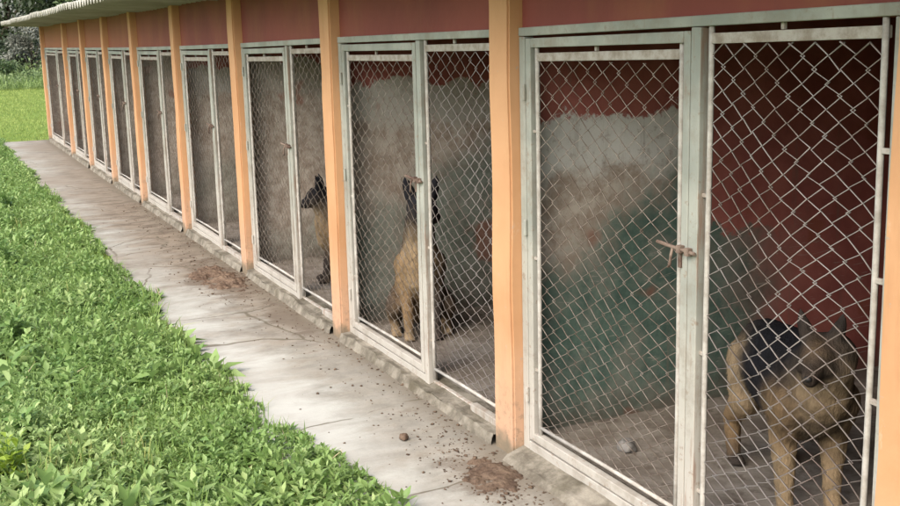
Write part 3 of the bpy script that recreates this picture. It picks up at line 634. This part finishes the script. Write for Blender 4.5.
# bigger single plants at the camera side of the bed
WEED = m_leaf('weed_leaf', (.11, .20, .05), (.20, .31, .10), None, .35, .45); YEL = m_leaf('yellow_green_leaf', (.20, .30, .03), (.30, .40, .06), None, .4, .45)
def weed(loc, n, h, leaf, mat, seed, label):
    rg = np.random.default_rng(seed); root = tag(empty('weed_plant', loc), label, 'plant'); m = MB(); Ps = []; Ds = []; Ls = []
    for s in range(n):
        az = rg.uniform(0, 6.28); ln = rg.uniform(.1, .45); hh = h*rg.uniform(.6, 1.1)
        pts = [Vector((math.cos(az)*ln*hh*t**1.5, math.sin(az)*ln*hh*t**1.5, hh*t)) for t in np.linspace(0, 1, 6)]
        m.tube(pts, [.0035-.0004*k for k in range(6)], 5)
        for q in range(9):
            t = .25+.75*q/8; p_ = Vector((math.cos(az)*ln*hh*t**1.5, math.sin(az)*ln*hh*t**1.5, hh*t)); a2 = q*2.4+az; e2 = .1+.6*t+rg.normal(0, .2)
            Ps.append(p_); Ds.append((math.cos(e2)*math.cos(a2), math.cos(e2)*math.sin(a2), math.sin(e2))); Ls.append(leaf*rg.uniform(.7, 1.15)*(1.15-.4*t))
    st = m.build('stem', WEED); st.parent = root
    V, F = leaves(np.array(Ps), np.array(Ds), np.array(Ls), np.array(Ls)*.42, rg.normal(0, .3, len(Ps)), .16, .18)
    fo = np_mesh('foliage', V, F, mat, np.repeat(rg.random(len(Ps)), 5)); fo.parent = root
weed((-4.45, -1.82, -.03), 7, .20, .085, YEL, 5, 'yellow green leafy weed at the lower left edge of the green bed')
weed((-6.6, -1.62, -.03), 8, .24, .10, WEED, 6, 'tall pale green broad leaved weed at the left, above the yellow one')
weed((-4.9, -1.75, -.03), 6, .20, .09, WEED, 8, 'pale green broad leaved weed just behind the yellow green one')
weed((-8.8, -1.50, -.03), 9, .26, .10, WEED, 9, 'bushy green weed at the left halfway along the bed')
weed((-12.0, -1.30, -.03), 9, .26, .10, WEED, 10, 'farthest of the tall green weeds along the left side')

def tree(name, loc, h, rad, nleaf, leaf, mat, bark, seed, label, cat, group, trunk_r=.16, base=.25, clumps=22):
    rg = np.random.default_rng(seed); root = tag(empty(name, loc), label, cat, group); m = MB()
    th = h*(base+.25); bend = rg.normal(0, .05, 2)*h
    tp = lambda t: Vector((bend[0]*t*t, bend[1]*t*t, th*t))
    m.tube([tp(t) for t in np.linspace(0, 1, 7)], [trunk_r*(1.25-.75*k/6) for k in range(7)], 8)
    cs = []
    for k in range(clumps):
        az = rg.uniform(0, 6.28); rr = rad*rg.uniform(.2, .95); z = h*rg.uniform(base+.05, .95); sq = math.sqrt(max(.08, 1-((z/h-.6)/.48)**2))
        c = Vector((bend[0]+math.cos(az)*rr*sq, bend[1]+math.sin(az)*rr*sq, z)); cs.append(c)
        if k < 12:
            a = tp(rg.uniform(.5, 1)); mid = a.lerp(c, .5)+Vector((0, 0, .1*h*rg.uniform(-.2, .6)))
            m.tube([a, mid, c], [trunk_r*.4, trunk_r*.25, trunk_r*.08], 6)
    t_ = m.build('trunk', bark, smooth=True); t_.parent = root
    cs = np.array(cs); ci = rg.integers(0, clumps, nleaf); rad_c = rad*rg.uniform(.25, .5, clumps)
    d = rg.normal(size=(nleaf, 3)); d /= np.linalg.norm(d, axis=1)[:, None]; rr = rg.random(nleaf)**.45
    P = cs[ci] + d*(rad_c[ci]*rr)[:, None]*np.array([1, 1, .75])
    P += .08*rad*np.sin(P[:, [1, 2, 0]]*5/rad)
    D = d*.6 + rg.normal(size=(nleaf, 3))*.7 + np.array([0, 0, -.15]); D /= np.linalg.norm(D, axis=1)[:, None]
    L = leaf*rg.uniform(.6, 1.3, nleaf); V, F = leaves(P, D, L, L*.55, rg.uniform(-1, 1, nleaf), .15, .1)
    tint = np.clip(rg.random(clumps)[ci]*.6 + rg.random(nleaf)*.4, 0, 1)
    c_ = np_mesh('crown', V, F, mat, np.repeat(tint, 5)); c_.parent = root; return root
DK = m_leaf('dark_tree_leaf', (.040, .060, .030), (.085, .11, .062), None, .25, .5); GR = m_leaf('green_tree_leaf', (.05, .09, .03), (.12, .16, .07), None, .3, .5)
PALE = m_leaf('silvery_leaf', (.11, .12, .095), (.20, .205, .17), None, .25, .6); BARK = m_bark('bark', (.07, .055, .04), (.17, .14, .11))
tree('tree', (-66, 2.2, -.05), 9.5, 4.2, 9000, .30, DK, BARK, 21, 'tall dark tree behind the far end of the kennel roof', 'tree', 'trees beyond the lawn', .22, .12, 30)
tree('tree', (-72, -4.5, -.05), 10.5, 4.6, 7000, .34, GR, BARK, 22, 'broad mid green tree at the far left beyond the lawn', 'tree', 'trees beyond the lawn', .24, .12, 28)
tree('tree', (-74, 9.5, -.05), 10, 4.8, 7000, .34, DK, BARK, 23, 'dark tree rising behind the kennel roof, right of the first tall tree', 'tree', 'trees beyond the lawn', .24, .12, 28)
tree('tree', (-62, 7.0, -.05), 7.5, 3.2, 6500, .28, GR, BARK, 24, 'grey green tree seen just above the roof edge', 'tree', 'trees beyond the lawn', .18, .15, 26)
tree('tree', (-70, -13, -.05), 10, 4.6, 5000, .36, DK, BARK, 25, 'dark tree left of the lawn, partly outside the view', 'tree', 'trees beyond the lawn', .24, .12, 26)
tree('shrub', (-54.5, 2.75, -.05), 2.9, 1.15, 4200, .15, PALE, BARK, 31, 'rounded silvery grey shrub below the roof corner', 'shrub', 'shrubs at the edge of the lawn', .07, .05, 20)
tree('shrub', (-56.5, 1.3, -.05), 1.9, 1.1, 3200, .17, DK, BARK, 32, 'dark low shrub left of the silvery one', 'shrub', 'shrubs at the edge of the lawn', .06, .03, 18)
tree('shrub', (-53, 3.9, -.05), 1.5, .9, 2600, .15, DK, BARK, 33, 'small dark shrub against the far corner of the kennels', 'shrub', 'shrubs at the edge of the lawn', .06, .03, 16)
tree('shrub', (-57, -1.2, -.05), 2.2, 1.3, 3000, .18, GR, BARK, 34, 'green shrub at the far left edge of the lawn', 'shrub', 'shrubs at the edge of the lawn', .06, .03, 18)
tree('shrub', (-51.5, 1.6, -.05), .95, .8, 2000, .14, GR, BARK, 35, 'knee high pale green bush in the tall grass', 'shrub', 'shrubs at the edge of the lawn', .04, .02, 14)
